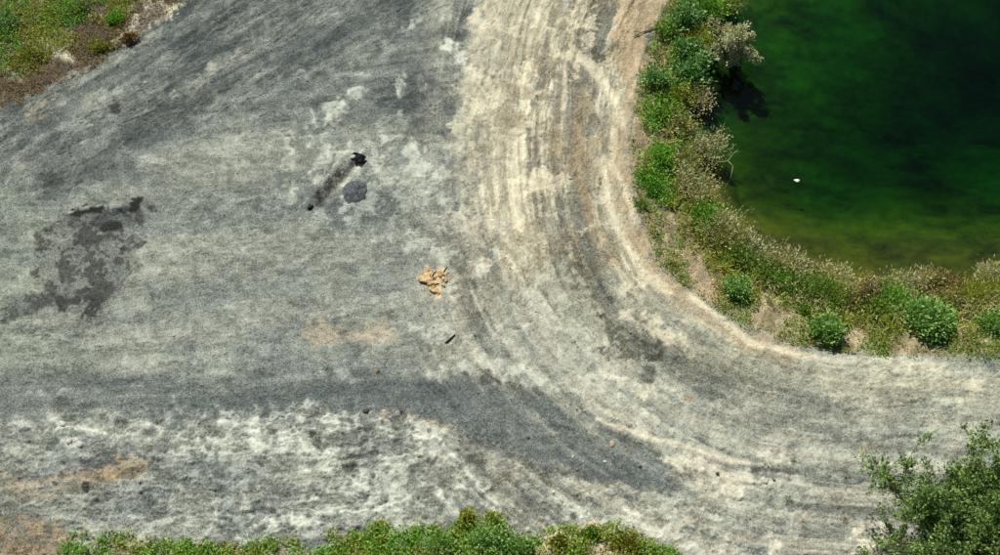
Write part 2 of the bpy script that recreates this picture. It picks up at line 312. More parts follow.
for a in range(2):                                               # two wheel lines at top left, others
    o = a * 9
    mixin(D * .7, .55 * line([(168, 49 + o), (200, 28 + o), (234, 4 + o), (290, -30 + o)], 1.5, 1.6, .1))
for pts, w, a in [([(285,78),(320,62),(350,42),(360,36)], 2, .5), ([(455,45),(462,20),(466,-10)], 2, .4), ([(250,40),(300,10),(330,-8)], 2, .35),
                  ([(180,115),(240,80),(300,52)], 2.5, .35), ([(600,284),(612,300)], 1.2, .6), ([(530,130),(528,190)], 2, .3),
                  ([(650,435),(700,456),(750,468),(800,474)], 1.8, .65), ([(478,366),(500,384)], 1, .7), ([(130,450),(180,482)], 1.2, .45), ([(370,190),(440,245),(480,300)], 3, .18)]:
    mixin(M, a * line(pts, w, 1.5, .25))
mixin(P * 1.05, .78 * line([(598,420),(640,436),(700,454),(748,466)], 3, 3, .3))
# scraped strip beside the slag heap
mixin(M2 * 1.2, .92 * line([(316,200),(332,182),(350,163)], 6.5, 4, .15) * np.clip(.35 + 1.6 * (N3 + .25), 0, 1))
mixin(np.array((.50, .37, .20)), .85 * poly([(419,276),(424,270),(432,266),(440,269),(446,272),(444,282),(440,288),(441,296),(435,297),(430,289),(423,284)], 3) * (.5 + .6 * patch))
mixin(P, .55 * line([(322,206),(342,185),(358,166)], 2.2, 2, .1)); mixin(D, .65 * line([(323,205),(332,199),(341,190)], 3.5, 2.5, .1))
# -- weedy margins: bare soil under the plants
TL = poly([(-80,104),(20,104),(58,82),(100,66),(128,42),(146,26),(196,-6),(260,-60),(-80,-60)], 14)
mixin(Bk * .36, .9 * TL); mixin(P, .45 * TL * np.clip(3 * N2 - .55, 0, 1))
mixin(P, .75 * poly([(112,45),(135,20),(150,0),(190,-4),(170,20),(146,28),(130,42)], 5) * (.4 + .7 * patch)); mixin(P, .8 * line([(42,40),(58,52),(72,60)], 4, 3))
BS = poly([(-80,540),(50,540),(75,530),(130,527),(160,536),(230,538),(300,536),(335,532),(372,520),(440,524),(470,512),(500,520),(530,546),(560,526),(610,520),(650,540),(690,552),(740,600),(-80,640)], 8, -4) * (fbm(U / 45, V / 45, 55, 4, .6) + .012 * (V - 528) > -.12)
mixin(Bk * .8, .7 * BS * (1 - .6 * patch)); mixin(P, .4 * BS * np.clip(2 * N2 - .2, 0, 1))
bk = sstep(.985, .92, BANK + .022 * N3) * (BANK < 1) * (DEP <= 0)
mixin(Bk, .90 * bk); mixin(np.array((.075, .06, .03)), .85 * bk * sstep(.62, .40, BANK + .2 * N2)); mixin(BW, .7 * bk * np.clip(1.8 * N2 + .1, 0, 1)); mixin(np.array((.10, .12, .04)), .45 * bk * np.clip(2 * N1 + .3, 0, 1)); mixin(np.array((.44, .35, .22)), .5 * bk * np.clip(2.4 * N3 - .2, 0, 1))  # near-black tone low on the bank paints in the shade gaps between shrubs
mixin(M, .8 * sstep(.25, .0, BANK) * (DEP <= 0))
wet = DEP > 0
algae = np.clip(.5 + 1.4 * fbm(X / 3.5, Y / 3.5, 91, 4), 0, 1)[:, None]
bedc = np.array((.045, .085, .012)) * (1 - algae) + np.array((.10, .165, .022)) * algae
mud = (sstep(14, 2, DEP + 6 * (algae[:, 0] - .5)) * sstep(20, 7, Y) * .9)[:, None]; bedc = (bedc * (1 - mud) + np.array((.135, .105, .012)) * mud)
tl_ = (sstep(7, 13, Y) * sstep(16, 10, X) * .8)[:, None]; bedc = bedc * (1 - tl_) + np.array((.035, .125, .075)) * tl_  # teal bed tint paints in the deep, shadowed water at the upper left
bedc = bedc * (.74 * np.clip(1 + 1.6 * fbm(X / 3.0 + .3 * N1, Y / 1.6, 93, 6, .72), .3, 2))[:, None]
col = np.where(wet[:, None], bedc, col)

# overall tone drift of the grit
col *= (1 + .34 * N3 + .16 * N2)[:, None]
tanz = poly([(488,-40),(690,-40),(668,0),(642,55),(633,150),(644,220),(705,305),(800,352),(1100,366),(1100,420),(800,400),(650,370),(565,330),(505,260),(468,195),(450,130),(465,70)], 40)
col = np.where(wet[:, None], col, col * np.clip((np.maximum(col.mean(1), .02) / .215)**.34, .5, 1.30)[:, None]) * (1 + (tanz * ~wet)[:, None] * np.array((.02, -.005, -.07)))
col = np.clip(col, .015, .68)
grain = np.clip(1.1 - 2.0 * (col.mean(1) - .13), .42, 1.15); grain = np.where(wet, .2, grain)
# fine relief
yard = np.where(DEP > 0, 0, 1.0)
fine = sstep(60, 34, np.maximum(np.abs(X), np.abs(Y)))
H = Z + fine * (.10 * N1 + .045 * N2 * yard + .028 * N3 * yard + yard * (.05 * wC * S1 + .02 * S2 + .02 * wA * S1) + bott * (.07 * N2 + .04 * N3))
H += fine * yard * (BANK >= 1) * (.05 * q1 + .035 * q2 + .03 * q3 - .03 * q4 - .03 * q5 + tk * (.03 * sstep(.08, .16, ln1) - .03 * sstep(.08, .16, -ln1) - .03 * rip) + bott * (.05 * vein + .03 * vein2)) * calm
H += fine * yard * .13 * np.clip(col.mean(1) - .2, -.15, .25) * (BANK >= 1)
H += fine * .07 * line([(598,420),(640,436),(700,454),(748,466)], 3, 4, .3)
H += fine * (-.12 * line([(322,206),(342,185),(358,166)], 2.5, 4, .1) + .10 * line([(316,200),(332,182),(350,163)], 4, 4, .15))
H += fine * .14 * bk * N2
def zat(x, y):
    """height of the finished ground at world points (nearest grid vertex)"""
    i = np.clip(np.searchsorted(gx, x), 0, NX - 1); j = np.clip(np.searchsorted(gy, y), 0, NY - 1)
    return H[j * NX + i]
def cat_(x, y):
    i = np.clip(np.searchsorted(gx, x), 0, NX - 1); j = np.clip(np.searchsorted(gy, y), 0, NY - 1)
    return j * NX + i
idx = np.arange(NX * NY).reshape(NY, NX)
quads = np.stack([idx[:-1, :-1], idx[:-1, 1:], idx[1:, 1:], idx[1:, :-1]], -1).reshape(-1, 4)
me = mesh_np('ground', np.stack([X, Y, H], 1), quads, {'pigment': ('FLOAT_COLOR', np.concatenate([col, np.ones((len(X), 1))], 1)), 'grain': ('FLOAT', grain)}, True)
m, nt, bs = new_mat('gritty_ground'); L = nt.links; N = nt.nodes
at = N.new('ShaderNodeAttribute'); at.attribute_name = 'pigment'; ag = N.new('ShaderNodeAttribute'); ag.attribute_name = 'grain'
tc = N.new('ShaderNodeTexCoord')
def noise(nt, scale, detail, rough, co):
    n = nt.nodes.new('ShaderNodeTexNoise'); n.inputs['Scale'].default_value = scale; n.inputs['Detail'].default_value = detail; n.inputs['Roughness'].default_value = rough
    nt.links.new(co, n.inputs['Vector']); return n.outputs[0]
def mrange(nt, v, a, b, c, d):
    n = nt.nodes.new('ShaderNodeMapRange'); n.clamp = True
    for k, q in zip(('From Min', 'From Max', 'To Min', 'To Max'), (a, b, c, d)): n.inputs[k].default_value = q
    nt.links.new(v, n.inputs['Value']); return n.outputs[0]
def math_(nt, op, a, b):
    n = nt.nodes.new('ShaderNodeMath'); n.operation = op
    for k, q in enumerate((a, b)):
        if isinstance(q, (int, float)): n.inputs[k].default_value = q
        else: nt.links.new(q, n.inputs[k])
    return n.outputs[0]
co = tc.outputs['Object']
n1 = mrange(nt, noise(nt, 17, 3, .8, co), .3, .7, -.50, .50); n2 = mrange(nt, noise(nt, 26, 2, .6, co), .3, .7, -.48, .48)
vo = N.new('ShaderNodeTexVoronoi'); vo.inputs['Scale'].default_value = 20; L.new(co, vo.inputs['Vector'])
sp = N.new('ShaderNodeSeparateColor'); L.new(vo.outputs['Color'], sp.inputs[0])
st_ = mrange(nt, sp.outputs[0], 0, 1, -.38, .42)
tot = math_(nt, 'ADD', math_(nt, 'ADD', n1, n2), st_)
fac = math_(nt, 'ADD', math_(nt, 'MULTIPLY', tot, ag.outputs['Fac']), 1.0)
fac = math_(nt, 'MAXIMUM', fac, .18)
mul = N.new('ShaderNodeVectorMath'); mul.operation = 'SCALE'; L.new(at.outputs['Color'], mul.inputs[0]); L.new(fac, mul.inputs['Scale'])
L.new(mul.outputs[0], bs.inputs['Base Color']); bs.inputs['Roughness'].default_value = .95; bs.inputs['Specular IOR Level'].default_value = .2
bp = N.new('ShaderNodeBump'); bp.inputs['Strength'].default_value = .55; bp.inputs['Distance'].default_value = .03
L.new(math_(nt, 'ADD', noise(nt, 14, 4, .7, co), math_(nt, 'MULTIPLY', vo.outputs['Distance'], .6)), bp.inputs['Height']); L.new(bp.outputs[0], bs.inputs['Normal'])
tag(obj('ground', me, m), 'grey gravel and pale silt yard sloping to the pond', 'ground', kind='structure')

# ------------------------------------------------------------------ pond water
wxy = np.array(SHORE); cen = wxy.mean(0); out = cen + (wxy - cen) * 1.0
nrm = out - cen; nrm /= np.linalg.norm(nrm, axis=1)[:, None]; out = out + nrm * 1.6          # runs into the bank
n = len(out)
top = np.concatenate([out, np.full((n, 1), ZW)], 1); bot = np.concatenate([out, np.full((n, 1), -9.0)], 1)
me = bpy.data.meshes.new('pond_water')
me.from_pydata([tuple(v) for v in np.concatenate([top, bot])], [], [tuple(range(n)), tuple(range(2 * n - 1, n - 1, -1))] + [(i, n + i, n + (i + 1) % n, (i + 1) % n) for i in range(n)])
import bmesh
bmm = bmesh.new(); bmm.from_mesh(me); bmesh.ops.recalc_face_normals(bmm, faces=bmm.faces); bmm.to_mesh(me); bmm.free()
m = bpy.data.materials.new('green_water'); m.use_nodes = True; nt = m.node_tree; nt.nodes.clear()
om = nt.nodes.new('ShaderNodeOutputMaterial'); tr = nt.nodes.new('ShaderNodeBsdfTransparent'); gl = nt.nodes.new('ShaderNodeBsdfGlossy'); gl.inputs['Roughness'].default_value = .04
fr = nt.nodes.new('ShaderNodeFresnel'); fr.inputs['IOR'].default_value = 1.33; mx = nt.nodes.new('ShaderNodeMixShader')
tc = nt.nodes.new('ShaderNodeTexCoord'); bp = nt.nodes.new('ShaderNodeBump'); bp.inputs['Strength'].default_value = .12; bp.inputs['Distance'].default_value = .05
nt.links.new(noise(nt, 2.2, 3, .5, tc.outputs['Object']), bp.inputs['Height']); nt.links.new(bp.outputs[0], gl.inputs['Normal']); nt.links.new(bp.outputs[0], fr.inputs['Normal'])
nt.links.new(fr.outputs[0], mx.inputs[0]); nt.links.new(tr.outputs[0], mx.inputs[1]); nt.links.new(gl.outputs[0], mx.inputs[2]); nt.links.new(mx.outputs[0], om.inputs['Surface'])
va = nt.nodes.new('ShaderNodeVolumeAbsorption'); va.inputs['Color'].default_value = (.36, .73, .28, 1); va.inputs['Density'].default_value = .98
nt.links.new(va.outputs[0], om.inputs['Volume'])
tag(obj('pond_water', me, m), 'deep green pond water at the foot of the bank', 'water', kind='structure')

# ------------------------------------------------------------------ leaf and plant builders
def leaf_mat(name, dark, mid, light, rough=.5, trans=.32):
    m, nt, bs = new_mat(name); g = nt.nodes.new('ShaderNodeNewGeometry'); cr = nt.nodes.new('ShaderNodeValToRGB')
    e = cr.color_ramp.elements; e[0].color = (*dark, 1); e[1].color = (*light, 1); e[0].position = .05; e[1].position = .97
    k = e.new(.5); k.color = (*mid, 1)
    nt.links.new(g.outputs['Random Per Island'], cr.inputs[0]); nt.links.new(cr.outputs[0], bs.inputs['Base Color'])
    bs.inputs['Roughness'].default_value = rough; bs.inputs['Specular IOR Level'].default_value = .35
    if trans:
        tl = nt.nodes.new('ShaderNodeBsdfTranslucent'); mx = nt.nodes.new('ShaderNodeMixShader'); mx.inputs[0].default_value = trans
        nt.links.new(cr.outputs[0], tl.inputs[0]); nt.links.new(bs.outputs[0], mx.inputs[1]); nt.links.new(tl.outputs[0], mx.inputs[2])
        nt.links.new(mx.outputs[0], nt.nodes['Material Output'].inputs[0])
    return m
LM = {
 'green': leaf_mat('green_leaves', (.06, .13, .012), (.19, .35, .035), (.38, .55, .09)),
 'vivid': leaf_mat('vivid_leaves', (.06, .20, .012), (.17, .44, .035), (.36, .64, .10)),
 'gloss': leaf_mat('glossy_leaves', (.04, .13, .018), (.12, .34, .06), (.42, .64, .28), .3),
 'sage': leaf_mat('sage_leaves', (.09, .20, .025), (.26, .48, .09), (.48, .68, .26)),
 'olive': leaf_mat('olive_leaves', (.10, .12, .012), (.27, .30, .035), (.48, .48, .11)),
 'yellow': leaf_mat('yellow_green_leaves', (.15, .19, .01), (.34, .40, .035), (.56, .58, .12)),
 'dry': leaf_mat('dry_leaves', (.28, .26, .08), (.50, .47, .20), (.74, .71, .42), .7, .2),
 'cream': leaf_mat('cream_leaves', (.20, .22, .07), (.52, .54, .26), (.76, .76, .48), .6, .2),
 'brown': leaf_mat('brown_leaves', (.10, .06, .018), (.25, .17, .05), (.42, .30, .12), .8, .15),
 'straw': leaf_mat('straw_blades', (.26, .22, .08), (.54, .47, .23), (.75, .68, .42), .7, .2),
 'tree': leaf_mat('tree_leaves', (.035, .075, .014), (.15, .26, .05), (.36, .52, .15), .45, .25),
}
def plain(name, c, rough=.85, var=.4, scale=14):
    m, nt, bs = new_mat(name); t = nt.nodes.new('ShaderNodeTexCoord')
    v = mrange(nt, noise(nt, scale, 4, .65, t.outputs['Object']), .3, .7, 1 - var, 1 + var)
    rgb = nt.nodes.new('ShaderNodeRGB'); rgb.outputs[0].default_value = (*c, 1); s = nt.nodes.new('ShaderNodeVectorMath'); s.operation = 'SCALE'
    nt.links.new(rgb.outputs[0], s.inputs[0]); nt.links.new(v, s.inputs['Scale']); nt.links.new(s.outputs[0], bs.inputs['Base Color'])
    bs.inputs['Roughness'].default_value = rough; bs.inputs['Specular IOR Level'].default_value = .25
    b = nt.nodes.new('ShaderNodeBump'); b.inputs['Strength'].default_value = .5; b.inputs['Distance'].default_value = .02
    nt.links.new(noise(nt, scale * 1.7, 4, .7, t.outputs['Object']), b.inputs['Height']); nt.links.new(b.outputs[0], bs.inputs['Normal'])
    return m
BARK = plain('bark', (.10, .08, .055)); TWIG = plain('grey_twig', (.22, .19, .14)); PALE_TWIG = plain('bleached_twig', (.42, .38, .27))
def unit(v): return v / (np.linalg.norm(v, axis=1, keepdims=True) + 1e-9)
def leaves(P_, Dr, Ln, Wd, fold=.25):
    """folded rhombic leaves: n points, directions, lengths, widths -> verts, tris"""
    n = len(P_); Dr = unit(Dr); r = rng.normal(size=(n, 3)) * .55 + np.array((-.25, .35, 1.0))
    Sd = unit(np.cross(Dr, r)); Nn = np.cross(Sd, Dr)
    Ln = np.asarray(Ln)[:, None]; Wd = np.asarray(Wd)[:, None]
    v = np.stack([P_, P_ + Dr * Ln * .5 + Sd * Wd * .5 + Nn * Wd * fold, P_ + Dr * Ln, P_ + Dr * Ln * .5 - Sd * Wd * .5 + Nn * Wd * fold], 1).reshape(-1, 3)
    b = np.arange(n)[:, None] * 4
    return v, np.concatenate([b + np.array((0, 3, 2)), b + np.array((0, 2, 1))], 1).reshape(-1, 3)
def tubes(segs, sides=4):
    """tapered tubes from a list of (points, radii)"""
    V_, F_ = [], []; off = 0
    for pts, rad in segs:
        pts = np.asarray(pts, float); k = len(pts)
        d = np.gradient(pts, axis=0); d = unit(d); ref = np.where(np.abs(d[:, 2:3]) > .9, np.array((1., 0, 0)), np.array((0, 0, 1.)))
        a = unit(np.cross(d, ref)); b = np.cross(d, a)
        an = np.linspace(0, 2 * math.pi, sides, endpoint=False)
        ring = pts[:, None] + np.asarray(rad)[:, None, None] * (np.cos(an)[None, :, None] * a[:, None] + np.sin(an)[None, :, None] * b[:, None])
        V_.append(ring.reshape(-1, 3))
        for i in range(k - 1):
            for j in range(sides):
                q = off + i * sides
                F_.append((q + j, q + (j + 1) % sides, q + sides + (j + 1) % sides, q + sides + j))
        off += k * sides
    return np.concatenate(V_), np.array(F_)
def wander(p0, p1, n, amp):
    t = np.linspace(0, 1, n)[:, None]; p = np.asarray(p0) * (1 - t) + np.asarray(p1) * t
    return p + rng.normal(size=(n, 3)) * amp * np.sin(t * math.pi)
used = []
def place(px, py, hmid):
    """world base point of a plant whose middle, hmid above ground, is seen at the pixel"""
    z = 0.0
    for _ in range(8):
        x, y = W(px, py, z + hmid); z = float(zat(np.array([x]), np.array([y]))[0]); z = max(z, ZW - .25)
    return float(x), float(y), z
def shrub(px, py, rpx, h, leafmat, label, cat='shrub', nclump=34, per=42, ll=.13, lw=.07, spread=.24, open_=.0, droop=.0, branches=True, twig=None, group=None, name='shrub', sub=None, lobk=1.0):
    x, y, z = place(px, py, h * .5); R_ = rpx * .056 * (1 + .012 * y)
    root = empty(name, (x, y, z - .02)); tag(root, label, cat, group)
    d = rng.normal(size=(nclump, 3)); d[:, 2] = np.abs(d[:, 2]) - .15; d = unit(d); r = rng.uniform(0, 1, nclump)**(.45 - open_ * .2)
    aa_ = np.arctan2(d[:, 1], d[:, 0]); lob = 1 + lobk * (.26 * np.sin(aa_ * 3 + rng.uniform(0, 6)) + .22 * np.sin(aa_ * 2 + rng.uniform(0, 6)) + .2 * rng.normal(size=nclump))
    c = d * r[:, None] * np.array((R_, R_, h * .62)) * .82 * lob[:, None]; c[:, 2] = np.clip(c[:, 2] + h * .34, .05, None)
    sg = spread * R_ * rng.uniform(.6, 1.35, nclump)
    k = np.repeat(np.arange(nclump), per)
    off = rng.normal(size=(len(k), 3)) * sg[k][:, None] * np.array((1, 1, .75))
    p = c[k] + off; p[:, 2] = np.maximum(p[:, 2], .03)
    dr = unit(off) * .8 + unit(c[k]) * .5 + rng.normal(size=p.shape) * .45 + np.array((0, 0, .35 - droop))
    s = rng.uniform(.6, 1.35, len(k))
    v, f = leaves(p, dr, ll * s, lw * s)
    obj('foliage', mesh_np('foliage', v, f), LM[leafmat], root)
    if sub:                                                       # a second, differently coloured layer of foliage
        kk = rng.choice(len(p), int(len(p) * sub[1])); q = p[kk] * np.array((1.03, 1.03, 1.06))
        v, f = leaves(q, dr[kk] + rng.normal(size=(len(kk), 3)) * .4, ll * s[kk], lw * s[kk]); obj('dry_foliage', mesh_np('dry_foliage', v, f), LM[sub[0]], root)
    if branches:
        sel = rng.choice(nclump, min(nclump, 14), replace=False)
        sg_ = [(wander((rng.normal() * .06, rng.normal() * .06, 0), c[i] * 1.05, 4, .05 * R_), np.array((1, .8, .6, .3)) * .011 * (1 + h)) for i in sel]
        v, f = tubes(sg_); obj('branches', mesh_np('branches', v, f), twig or BARK, root)
    return root
def tuft_pts(x, y, z, n, h, lean, spread, bend=.5):
    """blades of a grass tuft as thin bent strips (two quads each)"""
    a = rng.uniform(0, 2 * math.pi, n); o = np.stack([np.cos(a), np.sin(a), np.zeros(n)], 1); l = rng.uniform(.1, 1, n)[:, None] * lean
    hh = h * rng.uniform(.5, 1.1, n)[:, None]; up = np.array((0, 0, 1.0))
    b = np.stack([np.full(n, x), np.full(n, y), np.full(n, z)], 1) + o * rng.uniform(0, spread, n)[:, None]
    m_ = b + up * hh * .6 + o * l * hh * .35; t = b + up * hh * (1 - bend * l) + o * l * hh * 1.0
    s = np.stack([-o[:, 1], o[:, 0], np.zeros(n)], 1) * (.012 + .010 * rng.uniform(0, 1, n))[:, None]
    v = np.stack([b - s, b + s, m_ + s, m_ - s, t + s * .3, t - s * .3], 1).reshape(-1, 3); i = np.arange(n)[:, None] * 6
    return v, np.concatenate([i + np.array((0, 1, 2, 3)), i + np.array((3, 2, 4, 5))], 1).reshape(-1, 4)

# ------------------------------------------------------------------ tree at lower right
def grow_tree(px, py, hmid, height, R_, leafmat, label, nlimb=9, nsub=7, ntwig=6, per=34, ll=.16, lw=.075, name='tree', trunk_r=.17, twigmat=None, clump=.26, fork=.28):
    x, y, z = place(px, py, hmid); root = empty(name, (x, y, z - .05)); tag(root, label, 'tree')
    th = height * fork
    tp = wander((0, 0, 0), (R_ * .06, R_ * .05, th), 5, .05); v, f = tubes([(tp, np.linspace(trunk_r, trunk_r * .7, 5))], 9)
    obj('trunk', mesh_np('trunk', v, f, smooth=True), twigmat or BARK, root)
    lead = np.array((R_ * .06, R_ * .05, th)); subs = []; tips = []
    for i in range(nlimb):
        az = i * 2.4 + rng.normal() * .2; el = math.radians([80, 62, 58, 44, 36, 28, 22, 50, 16, 34, 66, 26][i % 12] + rng.normal() * 5)
        ln = (height - th) * .62 * rng.uniform(.85, 1.15) if el > .95 else R_ * .74 * rng.uniform(.85, 1.15)
        e = lead + ln * np.array((math.cos(el) * math.cos(az), math.cos(el) * math.sin(az), math.sin(el)))
        pts = wander(lead * .97, e, 6, .10 * R_ * .5)
        v, f = tubes([(pts, np.linspace(trunk_r * .5, trunk_r * .14, 6))], 6); obj('limb', mesh_np('limb', v, f, smooth=True), twigmat or BARK, root)
        for j in range(nsub):
            t = rng.uniform(.25, 1.0); q = pts[min(int(t * 5), 5)]
            dv = unit((rng.normal(size=(1, 3)) + unit((e - lead)[None]) * .9 + np.array((0, 0, .35))))[0]; e2 = q + dv * R_ * rng.uniform(.22, .46)
            p2 = wander(q, e2, 4, .04 * R_); subs.append((p2, np.linspace(trunk_r * .14, trunk_r * .05, 4)))
            for kk in range(ntwig):
                q2 = p2[rng.integers(1, 4)]; e3 = q2 + unit(rng.normal(size=(1, 3)) + dv * .8 + np.array((0, 0, .5)))[0] * R_ * rng.uniform(.08, .24)
                subs.append((np.array((q2, (q2 + e3) / 2 + rng.normal(size=3) * .03, e3)), np.array((.05, .035, .02)) * trunk_r)); tips.append((q2, e3))
    v, f = tubes(subs, 4); obj('branches', mesh_np('branches', v, f), twigmat or BARK, root)
    a = np.array([t[0] for t in tips]); b = np.array([t[1] for t in tips]); k = np.repeat(np.arange(len(tips)), per)
    t = rng.uniform(.15, 1.1, len(k))[:, None]; off = rng.normal(size=(len(k), 3)) * clump * .28
    p = a[k] * (1 - t) + b[k] * t + off; dr = unit(b[k] - a[k]) + rng.normal(size=p.shape) * .6 + np.array((0, 0, .15)); s = rng.uniform(.6, 1.3, len(k))
    v, f = leaves(p, dr, ll * s, lw * s); obj('crown', mesh_np('crown', v, f), LM[leafmat], root)
    return root
grow_tree(962, 536, 4.0, 7.6, 4.7, 'tree', 'large dark green leafy tree at the lower right corner', 12, 11, 9, 46, .14, .072, clump=.32)
grow_tree(1022, 498, 2.2, 4.0, 1.9, 'yellow', 'yellow-green young tree at the right edge behind the large dark tree', 7, 6, 5, 26, .15, .07, trunk_r=.09)
grow_tree(728, 44, 1.5, 3.4, 1.75, 'cream', 'small cream-leaved tree overhanging the pond at the top', 9, 8, 6, 22, .13, .075, trunk_r=.09, twigmat=TWIG, fork=.22)

# ------------------------------------------------------------------ shrubs on the bank
G1 = 'shrubs along the pond bank'
shrub(931, 318, 22, 1.3, 'sage', 'largest round sage green bush on the bank beside the pond', nclump=100, per=56, ll=.15, lw=.12, spread=.15, group=G1, lobk=.3)
shrub(827, 329, 16, 1.1, 'sage', 'round bright green bush at the bank foot near the road bend', nclump=70, per=48, ll=.13, lw=.10, spread=.15, group=G1, lobk=.3)
shrub(737, 287, 14, 1.0, 'sage', 'round light green bush nearest the bend of the bank, leftmost of the round bushes', nclump=44, per=46, ll=.12, lw=.09, spread=.16, group=G1, lobk=.4)
shrub(994, 322, 14, .8, 'sage', 'low sage green bush cut by the right edge of the picture', nclump=34, per=40, ll=.13, lw=.10, group=G1)
shrub(990, 294, 20, 1.0, 'yellow', 'yellow-green grassy shrub at the right edge beside the water', nclump=40, per=44, ll=.20, lw=.035, group=G1)
shrub(806, 309, 7, .6, 'green', 'small green shrub on bare soil up the bank from the road bend bush', nclump=16, per=34, ll=.10, lw=.07, group=G1)
shrub(692, 70, 16, 1.5, 'gloss', 'glossy broad-leaved dark green bush beside the small cream tree', nclump=34, per=34, ll=.24, lw=.13, group=G1)
shrub(688, 48, 12, 1.5, 'gloss', 'smaller glossy broad-leaved bush directly above the larger glossy one', nclump=24, per=30, ll=.22, lw=.12, group=G1)
shrub(655, 78, 11, 1.1, 'gloss', 'dark blue-green bush standing out on the pale sand edge', nclump=26, per=30, ll=.18, lw=.10, group=G1)
shrub(683, 14, 15, 1.5, 'gloss', 'dense dark green bush at the top edge between sand and pond', nclump=36, per=38, ll=.18, lw=.10, group=G1)
shrub(664, 28, 9, .9, 'green', 'small dark bush at the sand edge near the fallen branch', nclump=20, per=30, group=G1)
shrub(704, 2, 18, 1.8, 'vivid', 'bright green bush at the very top of the bank', nclump=40, per=40, ll=.17, lw=.09, group=G1)
shrub(700, 38, 15, 1.3, 'yellow', 'feathery yellow-green bush left of the cream tree', nclump=36, per=44, ll=.20, lw=.04, group=G1)
shrub(727, 0, 16, 1.4, 'yellow', 'feathery yellow-green bush above the cream tree at the top edge', nclump=34, per=40, ll=.20, lw=.04, group=G1)
shrub(678, 96, 14, 1.2, 'olive', 'olive green bush just below the glossy broad-leaved bushes', nclump=34, per=40, group=G1, sub=('yellow', .4))
shrub(662, 112, 12, .8, 'green', 'low green bush on the sand edge below the blue-green bush', nclump=26, per=34, group=G1)
shrub(700, 96, 14, 1.5, 'dry', 'dry tan shrub leaning over the dark water below the cream tree', nclump=34, per=34, ll=.12, lw=.06, twig=TWIG, group=G1, sub=('cream', .3))
shrub(682, 126, 16, 1.2, 'olive', 'olive shrub in the middle of the narrow bank', nclump=36, per=40, group=G1, sub=('dry', .35))
shrub(706, 148, 18, 1.5, 'dry', 'wide dry shrub hanging over the pond above the bare curved branch', nclump=44, per=36, ll=.12, lw=.06, twig=TWIG, group=G1, sub=('cream', .3), open_=.5)
shrub(653, 184, 15, .6, 'vivid', 'vivid green low bush at the sand edge left of the dry shrubs', nclump=44, per=46, ll=.11, lw=.07, group=G1)
shrub(661, 156, 13, .9, 'vivid', 'bright green bush just above the vivid low bush', nclump=34, per=40, ll=.13, lw=.08, group=G1)
shrub(644, 172, 8, .4, 'green', 'small green tuft bush at the leftmost point of the bank', nclump=18, per=30, ll=.10, lw=.06, group=G1)
shrub(641, 203, 8, .4, 'green', 'small dark green clump below the vivid low bush', nclump=18, per=30, ll=.10, lw=.06, group=G1)
dryrow = [(684,158,14,'olive'),(690,182,15,'dry'),(702,198,13,'dry'),(706,214,14,'vivid'),(719,222,14,'dry'),(722,240,15,'olive'),(736,236,13,'dry'),(741,255,15,'green'),(752,248,13,'cream'),
          (764,262,13,'dry'),(768,272,14,'green'),(781,261,12,'dry'),(788,280,14,'vivid'),(798,268,12,'dry'),(808,286,14,'green'),(820,274,12,'dry'),(830,294,14,'green'),(842,280,12,'dry'),
          (852,300,13,'olive'),(868,290,11,'brown'),(878,306,15,'green'),(886,284,12,'dry'),(896,298,13,'vivid'),(912,284,12,'dry'),(926,280,13,'dry'),(942,284,12,'brown'),(948,302,12,'olive'),(966,296,14,'yellow'),(993,276,12,'dry')]
what = {'olive': 'olive green shrub', 'dry': 'dry tan seed-headed shrub', 'cream': 'pale cream seed-headed shrub', 'green': 'dark green shrub', 'vivid': 'bright green shrub', 'brown': 'withered brown shrub', 'yellow': 'yellow-green grassy shrub'}
cnt = {}; total = {k: sum(1 for q in dryrow if q[3] == k) for k in what}
ords = ['first', 'second', 'third', 'fourth', 'fifth', 'sixth', 'seventh', 'eighth', 'ninth', 'tenth', 'eleventh', 'twelfth', 'thirteenth', 'fourteenth']
for px, py, r, kd in dryrow:
    cnt[kd] = cnt.get(kd, 0) + 1
    lab = '%s by the waterline' % what[kd]
    if total[kd] > 1: lab += ', %s of its kind from the top' % ords[cnt[kd] - 1]
    else: lab += ' among the tan ones of the shore row'
    seedy = kd in ('dry', 'cream', 'brown')
    shrub(px, py, r * 1.2, rng.uniform(.95, 1.5) if seedy else rng.uniform(.7, 1.15), kd, lab, nclump=40 if seedy else 42, per=30 if seedy else 40, ll=.17 if seedy else .17, lw=.045 if seedy else .05, twig=PALE_TWIG if seedy else TWIG, open_=.5 if seedy else 0,
          group='dry and green shrubs in a row along the waterline', sub=('straw', .25) if kd == 'olive' else (('cream' if cnt[kd] % 2 else 'olive', .40) if seedy else None))
